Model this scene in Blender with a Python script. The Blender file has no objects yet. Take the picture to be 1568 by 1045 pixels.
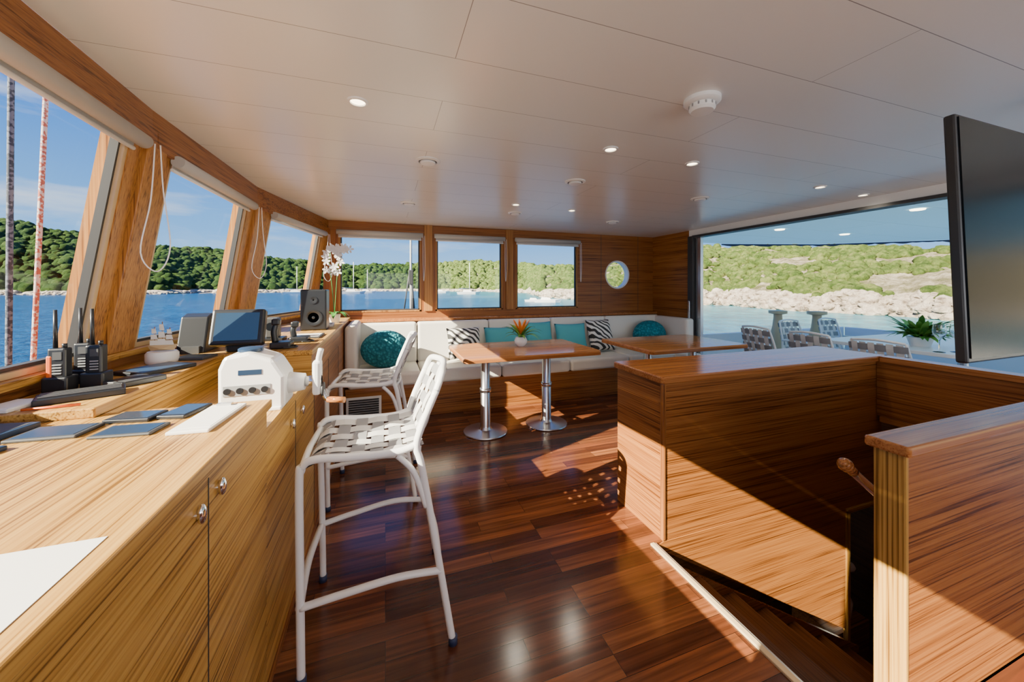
import bpy, bmesh, math, random
from mathutils import Vector, Matrix, noise
random.seed(4)
R = math.radians
scene = bpy.context.scene
COL = scene.collection

# ------------------------------------------------------------------ materials
def new_mat(name):
    m = bpy.data.materials.new(name); m.use_nodes = True
    nt = m.node_tree; b = nt.nodes['Principled BSDF']
    return m, nt, b
def plain(name, col, rough=0.5, metal=0.0, bump=0.0, bscale=200, spec=0.5, coat=0.0, emit=None, estr=0):
    m, nt, b = new_mat(name)
    b.inputs['Base Color'].default_value = (*col, 1)
    b.inputs['Roughness'].default_value = rough
    b.inputs['Metallic'].default_value = metal
    b.inputs['Specular IOR Level'].default_value = spec
    b.inputs['Coat Weight'].default_value = coat
    if emit:
        b.inputs['Emission Color'].default_value = (*emit, 1)
        b.inputs['Emission Strength'].default_value = estr
    if bump > 0:
        tc = nt.nodes.new('ShaderNodeTexCoord')
        n = nt.nodes.new('ShaderNodeTexNoise'); n.inputs['Scale'].default_value = bscale
        nt.links.new(tc.outputs['Object'], n.inputs['Vector'])
        bp = nt.nodes.new('ShaderNodeBump'); bp.inputs['Strength'].default_value = bump
        bp.inputs['Distance'].default_value = 0.002
        nt.links.new(n.outputs['Fac'], bp.inputs['Height'])
        nt.links.new(bp.outputs['Normal'], b.inputs['Normal'])
    return m
def ramp(nt, stops):
    r = nt.nodes.new('ShaderNodeValToRGB')
    el = r.color_ramp.elements
    while len(el) < len(stops): el.new(0.5)
    for e, (p, c) in zip(el, stops):
        e.position = p; e.color = (*c, 1)
    return r
def wood(name, axis, dark, mid, light, rough=0.36, fine=165, along=1.5):
    m, nt, b = new_mat(name)
    tc = nt.nodes.new('ShaderNodeTexCoord')
    def mp(f, a):
        mm = nt.nodes.new('ShaderNodeMapping')
        s = [f, f, f]; s['xyz'.index(axis)] = a
        mm.inputs['Scale'].default_value = s
        nt.links.new(tc.outputs['Object'], mm.inputs['Vector'])
        return mm
    n1 = nt.nodes.new('ShaderNodeTexNoise'); n1.inputs['Scale'].default_value = 1
    n1.inputs['Detail'].default_value = 3; n1.inputs['Roughness'].default_value = 0.55
    n1.inputs['Distortion'].default_value = 0.08
    nt.links.new(mp(fine, along).outputs[0], n1.inputs['Vector'])
    n2 = nt.nodes.new('ShaderNodeTexNoise'); n2.inputs['Scale'].default_value = 1
    n2.inputs['Detail'].default_value = 3; n2.inputs['Distortion'].default_value = 0.4
    nt.links.new(mp(fine*0.12, along*0.3).outputs[0], n2.inputs['Vector'])
    mx = nt.nodes.new('ShaderNodeMix'); mx.data_type = 'FLOAT'
    mx.inputs[0].default_value = 0.3
    nt.links.new(n1.outputs['Fac'], mx.inputs[2]); nt.links.new(n2.outputs['Fac'], mx.inputs[3])
    r = ramp(nt, [(0.39, dark), (0.46, mid), (0.60, light)])
    nt.links.new(mx.outputs[0], r.inputs[0])
    nt.links.new(r.outputs[0], b.inputs['Base Color'])
    b.inputs['Roughness'].default_value = rough
    b.inputs['Specular IOR Level'].default_value = 0.3
    return m

GOLD = ((0.17,0.075,0.012),(0.42,0.215,0.042),(0.56,0.32,0.078))
BRN = ((0.105,0.031,0.006),(0.27,0.092,0.020),(0.38,0.150,0.036))
M = {}
M['gold_y'] = wood('teak_gold_y','y',*GOLD)
M['gold_x'] = wood('teak_gold_x','x',*GOLD)
M['gold_z'] = wood('teak_gold_z','z',*GOLD)
M['brn_x'] = wood('teak_brown_x','x',*BRN)
M['brn_y'] = wood('teak_brown_y','y',*BRN)
M['brn_z'] = wood('teak_brown_z','z',*BRN)
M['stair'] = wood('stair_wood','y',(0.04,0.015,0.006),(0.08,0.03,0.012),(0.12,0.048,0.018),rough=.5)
M['cap'] = wood('teak_cap','x',(0.20,0.06,0.014),(0.34,0.12,0.034),(0.44,0.18,0.052),rough=0.16)
M['capy'] = wood('teak_cap_y','y',(0.20,0.06,0.014),(0.34,0.12,0.034),(0.44,0.18,0.052),rough=0.18)
M['frame_y'] = wood('window_wood_y','y',(0.11,0.036,0.008),(0.25,0.088,0.022),(0.35,0.14,0.038))
M['frame_z'] = wood('window_wood_z','z',(0.16,0.06,0.014),(0.36,0.155,0.038),(0.48,0.23,0.062))  # lighter than frame_y: sunlight on the posts is put into the colour
M['table'] = wood('table_wood','x',(0.26,0.085,0.022),(0.44,0.17,0.05),(0.56,0.25,0.08),rough=0.12)
M['steel'] = plain('brushed_steel',(0.72,0.73,0.75),0.26,1.0)
M['chrome'] = plain('chrome',(0.85,0.85,0.87),0.12,1.0)
M['white'] = plain('white_paint',(0.85,0.85,0.84),0.35)
M['whitegloss'] = plain('white_gloss',(0.86,0.86,0.85),0.2)
M['cream'] = plain('cream_leather',(0.82,0.78,0.70),0.55,bump=0.15,bscale=120)
M['black'] = plain('black_plastic',(0.014,0.016,0.02),0.35)
M['blackgloss'] = plain('black_gloss',(0.01,0.012,0.016),0.12)
M['tvscreen'] = plain('tv_screen',(0.006,0.008,0.011),0.22,spec=0.10)
M['darkgrey'] = plain('dark_grey',(0.05,0.052,0.056),0.5)
M['grey'] = plain('grey_plastic',(0.3,0.31,0.32),0.5)
M['rubber'] = plain('navy_rubber',(0.02,0.03,0.08),0.6)
M['orange'] = plain('orange_plastic',(0.8,0.14,0.02),0.4)
M['strapg'] = plain('strap_grey',(0.27,0.27,0.28),0.7,bump=0.4,bscale=500)
M['strapw'] = plain('strap_white',(0.66,0.65,0.63),0.7,bump=0.4,bscale=500)
M['paper'] = plain('paper',(0.82,0.81,0.78),0.8)
M['bluebook'] = plain('navy_cover',(0.015,0.04,0.09),0.35)
M['leaf'] = plain('leaf_green',(0.06,0.22,0.03),0.4)
M['leaf2'] = plain('leaf_light',(0.16,0.36,0.05),0.45)
M['petal'] = plain('petal_white',(0.88,0.86,0.86),0.5)
M['bromel'] = plain('petal_orange',(0.85,0.22,0.03),0.4)
M['blind'] = plain('blind_grey',(0.45,0.45,0.44),0.5)
M['gasket'] = plain('window_gasket',(0.04,0.04,0.04),0.5)
M['sash'] = plain('window_sash_cream',(0.58,0.43,0.24),0.45)
M['trimm'] = plain('stair_trim_metal',(0.55,0.54,0.52),0.3,0.7)
M['deckp'] = plain('deck_paint',(0.50,0.48,0.45),0.6)
M['hull'] = plain('hull_white',(0.75,0.76,0.77),0.3)
M['lamp'] = plain('lamp_glow',(1,0.9,0.7),0.3,emit=(1,0.83,0.55),estr=9)
M['screen'] = plain('lcd_screen',(0.02,0.04,0.07),0.12,emit=(0.08,0.18,0.35),estr=0.2)
M['phone'] = plain('phone_screen',(0.03,0.045,0.07),0.1)

def knit():
    m, nt, b = new_mat('turquoise_knit')
    tc = nt.nodes.new('ShaderNodeTexCoord')
    v = nt.nodes.new('ShaderNodeTexVoronoi'); v.inputs['Scale'].default_value = 32
    nt.links.new(tc.outputs['Object'], v.inputs['Vector'])
    r = ramp(nt, [(0.0,(0.04,0.38,0.46)),(0.6,(0.008,0.16,0.21))])
    nt.links.new(v.outputs['Distance'], r.inputs[0]); nt.links.new(r.outputs[0], b.inputs['Base Color'])
    bp = nt.nodes.new('ShaderNodeBump'); bp.invert = True; bp.inputs['Strength'].default_value = 1
    bp.inputs['Distance'].default_value = 0.015
    nt.links.new(v.outputs['Distance'], bp.inputs['Height']); nt.links.new(bp.outputs[0], b.inputs['Normal'])
    b.inputs['Roughness'].default_value = 0.9
    return m
M['knit'] = knit()
M['turq'] = plain('turquoise_fabric',(0.08,0.40,0.46),0.85,bump=0.4,bscale=300)
def zebra():
    m, nt, b = new_mat('zebra_fabric')
    tc = nt.nodes.new('ShaderNodeTexCoord')
    w = nt.nodes.new('ShaderNodeTexWave'); w.inputs['Scale'].default_value = 6
    w.inputs['Distortion'].default_value = 6; w.inputs['Detail'].default_value = 1; w.bands_direction = 'DIAGONAL'
    nt.links.new(tc.outputs['Object'], w.inputs['Vector'])
    r = ramp(nt, [(0.42,(0.03,0.03,0.03)),(0.5,(0.8,0.78,0.74))])
    nt.links.new(w.outputs['Fac'], r.inputs[0]); nt.links.new(r.outputs[0], b.inputs['Base Color'])
    b.inputs['Roughness'].default_value = 0.8
    return m
M['zebra'] = zebra()

def glassmat():
    m = bpy.data.materials.new('window_glass'); m.use_nodes = True
    nt = m.node_tree; nt.nodes.clear()
    o = nt.nodes.new('ShaderNodeOutputMaterial'); mx = nt.nodes.new('ShaderNodeMixShader')
    t = nt.nodes.new('ShaderNodeBsdfTransparent'); g = nt.nodes.new('ShaderNodeBsdfGlossy')
    t.inputs[0].default_value = (0.95,0.98,0.99,1); g.inputs['Roughness'].default_value = 0.02
    mx.inputs[0].default_value = 0.02
    nt.links.new(t.outputs[0], mx.inputs[1]); nt.links.new(g.outputs[0], mx.inputs[2]); nt.links.new(mx.outputs[0], o.inputs[0])
    return m
M['glass'] = glassmat()

def floormat():
    m, nt, b = new_mat('merbau_parquet')
    tc = nt.nodes.new('ShaderNodeTexCoord')
    br = nt.nodes.new('ShaderNodeTexBrick')
    br.inputs['Scale'].default_value = 1; br.inputs['Brick Width'].default_value = 0.85
    br.inputs['Row Height'].default_value = 0.088; br.inputs['Mortar Size'].default_value = 0.0012
    br.inputs['Mortar Smooth'].default_value = 0.2; br.offset = 0.37; br.offset_frequency = 3
    br.inputs['Color1'].default_value = (0,0,0,1); br.inputs['Color2'].default_value = (1,1,1,1)
    br.inputs['Mortar'].default_value = (0.0,0.0,0.0,1)
    nt.links.new(tc.outputs['Object'], br.inputs['Vector'])
    mp = nt.nodes.new('ShaderNodeMapping'); mp.inputs['Scale'].default_value = (1.6,38,1)
    nt.links.new(tc.outputs['Object'], mp.inputs['Vector'])
    add = nt.nodes.new('ShaderNodeVectorMath'); add.operation = 'ADD'
    sc = nt.nodes.new('ShaderNodeVectorMath'); sc.operation = 'SCALE'; sc.inputs['Scale'].default_value = 7
    nt.links.new(br.outputs['Color'], sc.inputs[0]); nt.links.new(mp.outputs[0], add.inputs[0]); nt.links.new(sc.outputs[0], add.inputs[1])
    n = nt.nodes.new('ShaderNodeTexNoise'); n.inputs['Scale'].default_value = 1; n.inputs['Detail'].default_value = 5
    n.inputs['Distortion'].default_value = 0.6
    nt.links.new(add.outputs[0], n.inputs['Vector'])
    r1 = ramp(nt, [(0.0,(0.062,0.018,0.008)),(0.5,(0.13,0.040,0.015)),(1.0,(0.25,0.088,0.030))])
    nt.links.new(br.outputs['Color'], r1.inputs[0])
    r2 = ramp(nt, [(0.3,(0.45,0.42,0.4)),(0.55,(1,1,1)),(0.72,(1.6,1.45,1.3))])
    nt.links.new(n.outputs['Fac'], r2.inputs[0])
    mu = nt.nodes.new('ShaderNodeMix'); mu.data_type = 'RGBA'; mu.blend_type = 'MULTIPLY'; mu.inputs[0].default_value = 1
    nt.links.new(r1.outputs[0], mu.inputs[6]); nt.links.new(r2.outputs[0], mu.inputs[7])
    mo = nt.nodes.new('ShaderNodeMix'); mo.data_type = 'RGBA'
    nt.links.new(br.outputs['Fac'], mo.inputs[0]); nt.links.new(mu.outputs[2], mo.inputs[6]); mo.inputs[7].default_value = (0.03,0.012,0.006,1)
    nt.links.new(mo.outputs[2], b.inputs['Base Color'])
    b.inputs['Roughness'].default_value = 0.17; b.inputs['Specular IOR Level'].default_value = 0.5
    bp = nt.nodes.new('ShaderNodeBump'); bp.inputs['Strength'].default_value = 0.05; bp.inputs['Distance'].default_value = 0.003
    nt.links.new(n.outputs['Fac'], bp.inputs['Height']); nt.links.new(bp.outputs[0], b.inputs['Normal'])
    return m
M['floor'] = floormat()

def ceilmat(name, w, h, ox, oy, base, mort=(0.3,0.3,0.3)):
    m, nt, b = new_mat(name)
    tc = nt.nodes.new('ShaderNodeTexCoord')
    mp = nt.nodes.new('ShaderNodeMapping'); mp.inputs['Location'].default_value = (ox,oy,0)
    nt.links.new(tc.outputs['Object'], mp.inputs['Vector'])
    br = nt.nodes.new('ShaderNodeTexBrick'); br.inputs['Scale'].default_value = 1
    br.inputs['Brick Width'].default_value = w; br.inputs['Row Height'].default_value = h
    br.inputs['Mortar Size'].default_value = 0.0013; br.offset = 0.5; br.inputs['Mortar Smooth'].default_value = 0.0
    br.inputs['Color1'].default_value = (*base,1); br.inputs['Color2'].default_value = (base[0]*.98,base[1]*.98,base[2]*.98,1)
    br.inputs['Mortar'].default_value = (*mort,1)
    nt.links.new(mp.outputs[0], br.inputs['Vector']); nt.links.new(br.outputs['Color'], b.inputs['Base Color'])
    b.inputs['Roughness'].default_value = 0.26; b.inputs['Specular IOR Level'].default_value = 0.7
    return m
M['ceil'] = ceilmat('ceiling_panels', 2.78, 0.32, -0.24, -0.04, (0.82,0.82,0.80))
def awningmat():
    m = bpy.data.materials.new('awning_translucent'); m.use_nodes = True
    nt = m.node_tree; nt.nodes.clear()
    o = nt.nodes.new('ShaderNodeOutputMaterial'); mx = nt.nodes.new('ShaderNodeMixShader')
    d = nt.nodes.new('ShaderNodeBsdfDiffuse'); t = nt.nodes.new('ShaderNodeBsdfTranslucent')
    tc = nt.nodes.new('ShaderNodeTexCoord'); br = nt.nodes.new('ShaderNodeTexBrick')
    br.inputs['Scale'].default_value=1; br.inputs['Brick Width'].default_value=2.4; br.inputs['Row Height'].default_value=.7; br.inputs['Mortar Size'].default_value=.006
    br.inputs['Color1'].default_value=(.42,.64,.78,1); br.inputs['Color2'].default_value=(.42,.64,.78,1); br.inputs['Mortar'].default_value=(.25,.36,.45,1)
    nt.links.new(tc.outputs['Object'],br.inputs['Vector']); nt.links.new(br.outputs['Color'],d.inputs[0])
    t.inputs[0].default_value = (0.16,0.40,0.62,1); mx.inputs[0].default_value = 0.17
    nt.links.new(d.outputs[0], mx.inputs[1]); nt.links.new(t.outputs[0], mx.inputs[2]); nt.links.new(mx.outputs[0], o.inputs[0])
    return m
M['awning'] = awningmat()

# ------------------------------------------------------------------ geometry helpers
def obj(name, me, parent=None):
    o = bpy.data.objects.new(name, me); COL.objects.link(o)
    if parent: o.parent = parent
    return o
def empty(name):
    e = bpy.data.objects.new(name, None); e.empty_display_size = 0.1; COL.objects.link(e); return e
def mesh(name, verts, faces, mat, parent=None, smooth=False, bevel=0, segs=2):
    me = bpy.data.meshes.new(name); me.from_pydata([tuple(v) for v in verts], [], faces); me.validate()
    if mat: me.materials.append(M[mat] if isinstance(mat, str) else mat)
    bm = bmesh.new(); bm.from_mesh(me); bmesh.ops.recalc_face_normals(bm, faces=bm.faces); bm.to_mesh(me); bm.free()
    if smooth:
        for p in me.polygons: p.use_smooth = True
    o = obj(name, me, parent)
    if bevel > 0:
        md = o.modifiers.new('bev', 'BEVEL'); md.width = bevel; md.segments = segs; md.limit_method = 'ANGLE'
    return o
BF = [(0,3,2,1),(4,5,6,7),(0,1,5,4),(1,2,6,5),(2,3,7,6),(3,0,4,7)]
def box(name, x0,x1,y0,y1,z0,z1, mat, parent=None, bevel=0.0, segs=2, rot=None, piv=None):
    v = [Vector(c) for c in ((x0,y0,z0),(x1,y0,z0),(x1,y1,z0),(x0,y1,z0),(x0,y0,z1),(x1,y0,z1),(x1,y1,z1),(x0,y1,z1))]
    if rot:
        pv = Vector(piv) if piv else Vector(((x0+x1)/2,(y0+y1)/2,(z0+z1)/2))
        mt = Matrix.Rotation(rot[0],3,rot[1])
        v = [pv + mt @ (c-pv) for c in v]
    return mesh(name, v, BF, mat, parent, bevel=bevel, segs=segs)
def hexa(name, pts, mat, parent=None, bevel=0):
    return mesh(name, pts, BF, mat, parent, bevel=bevel)
def cyl(name, p0, p1, r, mat, parent=None, seg=24, r1=None):
    p0, p1 = Vector(p0), Vector(p1); r1 = r if r1 is None else r1
    d = (p1-p0).normalized(); a = d.orthogonal().normalized(); b = d.cross(a)
    v = []
    for p, rr in ((p0,r),(p1,r1)):
        for i in range(seg):
            t = 2*math.pi*i/seg; v.append(p + a*math.cos(t)*rr + b*math.sin(t)*rr)
    f = [(i,(i+1)%seg,seg+(i+1)%seg,seg+i) for i in range(seg)]
    f += [tuple(range(seg)), tuple(range(seg,2*seg))]
    o = mesh(name, v, f, mat, parent)
    for p in o.data.polygons: p.use_smooth = len(p.vertices) == 4
    return o
def smooth_path(pts, n=6, cyclic=False):
    pts = [Vector(p) for p in pts]; out = []; L = len(pts)
    rng = range(L if cyclic else L-1)
    for i in rng:
        g = (lambda k: pts[k % L]) if cyclic else (lambda k: pts[max(0,min(L-1,k))])
        p0,p1,p2,p3 = g(i-1),g(i),g(i+1),g(i+2)
        for j in range(n):
            t = j/n
            out.append(0.5*((2*p1)+(-p0+p2)*t+(2*p0-5*p1+4*p2-p3)*t*t+(-p0+3*p1-3*p2+p3)*t**3))
    if not cyclic: out.append(pts[-1])
    return out
def tube(name, pts, r, mat, parent=None, seg=10, n=6, cyclic=False, smooth=True):
    P = smooth_path(pts, n, cyclic) if smooth else [Vector(p) for p in pts]
    L = len(P); v = []; up = None
    for i,p in enumerate(P):
        if cyclic: t = (P[(i+1)%L]-P[i-1]).normalized()
        else: t = (P[min(i+1,L-1)]-P[max(i-1,0)]).normalized()
        if up is None: up = t.orthogonal().normalized()
        up = (up - t*up.dot(t)).normalized(); s = t.cross(up)
        for k in range(seg):
            a = 2*math.pi*k/seg; v.append(p + up*math.cos(a)*r + s*math.sin(a)*r)
    f = []
    for i in range(L if cyclic else L-1):
        for k in range(seg):
            i2 = (i+1)%L
            f.append((i*seg+k, i*seg+(k+1)%seg, i2*seg+(k+1)%seg, i2*seg+k))
    if not cyclic: f += [tuple(range(seg)), tuple(range((L-1)*seg, L*seg))]
    return mesh(name, v, f, mat, parent, smooth=True)
def lathe(name, prof, c, mat, parent=None, seg=32, axis='z', caps=True):
    v = []; c = Vector(c)
    for r,z in prof:
        for i in range(seg):
            t = 2*math.pi*i/seg
            q = Vector((r*math.cos(t), r*math.sin(t), z))
            if axis == 'x': q = Vector((q.z,q.x,q.y))
            if axis == 'y': q = Vector((q.x,q.z,q.y))
            v.append(c+q)
    f = []
    for j in range(len(prof)-1):
        for i in range(seg):
            f.append((j*seg+i, j*seg+(i+1)%seg, (j+1)*seg+(i+1)%seg, (j+1)*seg+i))
    if caps and prof[0][0] > 1e-5: f.append(tuple(range(seg)))
    if caps and prof[-1][0] > 1e-5: f.append(tuple(range((len(prof)-1)*seg, len(prof)*seg)))
    o = mesh(name, v, f, mat, parent, smooth=True)
    md = o.modifiers.new('es','EDGE_SPLIT'); md.split_angle = R(40)
    return o
def prism(name, poly, z0, z1, mat, parent=None, bevel=0):
    n = len(poly)
    v = [(x,y,z0) for x,y in poly]+[(x,y,z1) for x,y in poly]
    f = [tuple(range(n)), tuple(range(n,2*n))]+[(i,(i+1)%n,n+(i+1)%n,n+i) for i in range(n)]
    return mesh(name, v, f, mat, parent, bevel=bevel)
def rrect(x0,x1,y0,y1,r,n=6):
    out = []
    for cx,cy,a0 in ((x1-r,y1-r,0),(x0+r,y1-r,90),(x0+r,y0+r,180),(x1-r,y0+r,270)):
        for i in range(n+1):
            a = R(a0+90*i/n); out.append((cx+r*math.cos(a), cy+r*math.sin(a)))
    return out
def pillow(name, c, w, h, t, mat, parent, tilt=20, yaw=0, n=16):
    v = []; f = []
    mt = Matrix.Rotation(R(yaw),3,'Z') @ Matrix.Rotation(R(-tilt),3,'X')
    c = Vector(c)
    for s in (1,-1):
        base = len(v)
        for i in range(n+1):
            for j in range(n+1):
                u = 2*i/n-1; q = 2*j/n-1
                th = t/2*(max(0,(1-u**4)*(1-q**4)))**0.5
                pin = 1-0.06*(1-abs(u)**2)*abs(q)**3 ; pin2 = 1-0.06*(1-abs(q)**2)*abs(u)**3
                v.append(c + mt @ Vector((u*w/2*pin2, -s*th, q*h/2*pin)))
        for i in range(n):
            for j in range(n):
                a = base+i*(n+1)+j; f.append((a,a+1,a+n+2,a+n+1))
    o = mesh(name, v, f, mat, parent, smooth=True)
    bm = bmesh.new(); bm.from_mesh(o.data); bmesh.ops.remove_doubles(bm, verts=bm.verts, dist=0.0005)
    bmesh.ops.recalc_face_normals(bm, faces=bm.faces); bm.to_mesh(o.data); bm.free()
    return o
def ellipsoid(name, c, rx, ry, rz, mat, parent, seg=24):
    v=[];f=[]; n=14; c=Vector(c)
    for j in range(n+1):
        ph = math.pi*j/n
        for i in range(seg):
            t=2*math.pi*i/seg
            v.append(c+Vector((rx*math.sin(ph)*math.cos(t), ry*math.sin(ph)*math.sin(t), rz*math.cos(ph))))
    for j in range(n):
        for i in range(seg): f.append((j*seg+i,j*seg+(i+1)%seg,(j+1)*seg+(i+1)%seg,(j+1)*seg+i))
    o = mesh(name, v, f, mat, parent, smooth=True)
    bm = bmesh.new(); bm.from_mesh(o.data); bmesh.ops.remove_doubles(bm, verts=bm.verts, dist=0.0003); bm.to_mesh(o.data); bm.free()
    return o

CZ = 2.28
# ------------------------------------------------------------------ floor
HX0,HX1,HY0,HY1 = 1.43,4.0,0.78,1.69
v=[];f=[]
def q(x0,x1,y0,y1):
    b=len(v); v.extend([(x0,y0,0),(x1,y0,0),(x1,y1,0),(x0,y1,0),(x0,y0,-.05),(x1,y0,-.05),(x1,y1,-.05),(x0,y1,-.05)])
    f.extend([tuple(b+i for i in t) for t in BF])
q(-1.3,HX0,-2.5,5.1); q(HX0,4.25,HY1,5.1); q(HX0,4.25,-2.5,HY0); q(HX1,4.25,HY0,HY1)
mesh('floor', v, f, 'floor')
box('trim_1', HX0-.022,HX0+.004,HY0,HY1,-.06,.010,'sash',bevel=.003)
box('trim_8', HX0+.004,HX0+.018,HY0,HY1,-.08,.004,'trimm',bevel=.002)
prism('ceiling', [(-.80,-2.6),(-.92,0),(-1.03,2.17),(-1.0,3.55),(-.66,5.1),(4.3,5.1),(4.3,-2.6)], CZ, CZ+.08, 'ceil')

# ------------------------------------------------------------------ forward raked window wall
nodes = [Vector((-.80,-2.5)),Vector((-.92,-.02)),Vector((-1.03,2.17)),Vector((-1.0,3.55)),Vector((-.66,5.02))]
def rake(z): return -0.15*min(1,max(0,(2.1-z)/(2.1-1.14)))
def wp(A,B,s,z,off):
    d=(B-A).normalized(); nrm=Vector((d.y,-d.x))
    p=A.lerp(B,s)+nrm*off
    return Vector((p.x+rake(z),p.y,z))
def slab(name,A,B,s0,s1,z0,z1,o0,o1,mat,parent,bevel=0):
    pts=[wp(A,B,s0,z0,o0),wp(A,B,s0,z0,o1),wp(A,B,s1,z0,o1),wp(A,B,s1,z0,o0),
         wp(A,B,s0,z1,o0),wp(A,B,s0,z1,o1),wp(A,B,s1,z1,o1),wp(A,B,s1,z1,o0)]
    return hexa(name,pts,mat,parent,bevel)
wall_f = empty('wall_forward')
SILL,HEAD=1.15,2.10
wins=[(0,.42,.95),(1,.05,.925),(2,.11,.86),(3,.14,.86)]
for i in range(4):
    A,B=nodes[i],nodes[i+1]; L=(B-A).length
    slab('header_%d'%i,A,B,0,1,HEAD,CZ,-.10,0,'frame_y',wall_f)
    slab('header_rail_%d'%i,A,B,0,1,HEAD-.005,HEAD+.075,0,.02,'frame_y',wall_f,.004)
    slab('lower_%d'%i,A,B,0,1,0.0,SILL,-.10,0,'frame_y',wall_f)
    slab('sill_%d'%i,A,B,0,1,SILL-.03,SILL,-.0,.03,'gold_y',wall_f,.004)
    s0,s1=wins[i][1],wins[i][2]
    slab('post_a_%d'%i,A,B,0,s0,SILL,HEAD,-.10,0.0,'frame_z',wall_f)
    slab('post_b_%d'%i,A,B,s1,1,SILL,HEAD,-.10,0.0,'frame_z',wall_f)
    w=empty('window_%d'%(i+1)); e=.022/L
    for nm,a0,a1,z0,z1 in (('sash_left',s0,s0+e,SILL,HEAD),('sash_right',s1-e,s1,SILL,HEAD),('sash_bottom',s0,s1,SILL,SILL+.022),('sash_top',s0,s1,HEAD-.022,HEAD)):
        slab(nm,A,B,a0,a1,z0,z1,-.05,-.005,'sash',w)
    g=.034/L
    for nm,a0,a1,z0,z1 in (('gasket_left',s0+e,s0+g,SILL+.02,HEAD),('gasket_right',s1-g,s1-e,SILL+.02,HEAD),('gasket_bottom',s0+e,s1-e,SILL+.022,SILL+.036)):
        slab(nm,A,B,a0,a1,z0,z1,-.05,-.02,'gasket',w)
    gp=[wp(A,B,s0,SILL,-.04),wp(A,B,s1,SILL,-.04),wp(A,B,s1,HEAD,-.04),wp(A,B,s0,HEAD,-.04)]
    mesh('glass',gp,[(0,1,2,3)],'glass',w)
    bl=empty('roller_blind' )
    p0=wp(A,B,s0-.01,HEAD-.015,.035);p1=wp(A,B,s1+.01,HEAD-.015,.035)
    cyl('roll',p0,p1,.030,'blind',bl)
    slab('blind_cloth',A,B,s0,s1,HEAD-.05,HEAD-.02,.008,.012,'blind',bl)
    cyl('bottom_bar',wp(A,B,s0,HEAD-.055,.012),wp(A,B,s1,HEAD-.055,.012),.009,'white',bl,10)
    c0=wp(A,B,s1+.01,HEAD-.02,.07)
    tube('pull_cord',[c0,c0+Vector((-.015,.0,-.25)),c0+Vector((-.05,0,-.48)),c0+Vector((.0,.02,-.56)),c0+Vector((.04,.03,-.45)),c0+Vector((.02,.02,-.2)),c0+Vector((.012,.015,0))],.0028,'white',bl,6)
for i,(n,dx) in enumerate(((nodes[1],0),(nodes[2],0),(nodes[3],0))):
    A=Vector((n.x+.0,n.y-.07)); B=Vector((n.x,n.y+.07))
    slab('trim_%d'%(i+2),A,B,0,1,SILL,HEAD,-.02,.025,'frame_z',None,.006)

# ------------------------------------------------------------------ port wall (far) y=5
BY=5.0
wall_p = empty('wall_port')
WT,WB=2.15,1.13
bx=[(-.55,.45),(.64,1.59),(1.79,2.80)]
box('header',-.70,4.22,BY,BY+.1,WT,CZ,'brn_x',wall_p)
box('lower',-.75,4.22,BY,BY+.1,0,WB,'brn_x',wall_p)
edges=[-.72]+[c for p in bx for c in p]
for i in range(0,6,2):
    box('post_%d'%i,edges[i],edges[i+1],BY,BY+.1,WB,WT,'brn_z',wall_p)
pc=(3.52,1.65); pr=.215
def holed(name,x0,x1,z0,z1,y,mat,parent):
    ang=sorted([2*math.pi*i/56 for i in range(56)]+[math.atan2(zz-pc[1],xx-pc[0])%(2*math.pi) for xx in (x0,x1) for zz in (z0,z1)])
    v=[];f=[]
    for a in ang:
        c,s=math.cos(a),math.sin(a)
        t=min([(x1-pc[0])/c if c>1e-6 else 1e9,(x0-pc[0])/c if c<-1e-6 else 1e9,(z1-pc[1])/s if s>1e-6 else 1e9,(z0-pc[1])/s if s<-1e-6 else 1e9])
        v+= [(pc[0]+pr*c,y,pc[1]+pr*s),(pc[0]+t*c,y,pc[1]+t*s),(pc[0]+pr*c,y+.1,pc[1]+pr*s)]
    n=len(ang)
    for i in range(n):
        j=(i+1)%n
        f+=[(3*i,3*j,3*j+1,3*i+1),(3*i,3*i+2,3*j+2,3*j)]
    mesh(name,v,f,mat,parent)
holed('porthole_panel',2.80,4.22,WB,WT,BY,'brn_x',wall_p)
for x in (3.22,3.92): box('panel_seam',x-.0025,x+.0025,BY-.002,BY+.01,1.05,CZ,'gasket',wall_p)
ph=empty('window_8')
lathe('ring',[(pr-.008,-.008),(pr+.012,-.008),(pr+.012,.0),(pr-.002,.10),(pr-.008,.10),(pr-.008,-.008)],(pc[0],BY,pc[1]),'white',ph,48,'y',caps=False)
lathe('pane',[(pr,0),(0.002,0)],(pc[0],BY+.05,pc[1]),'glass',ph,32,'y',caps=False)
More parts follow.
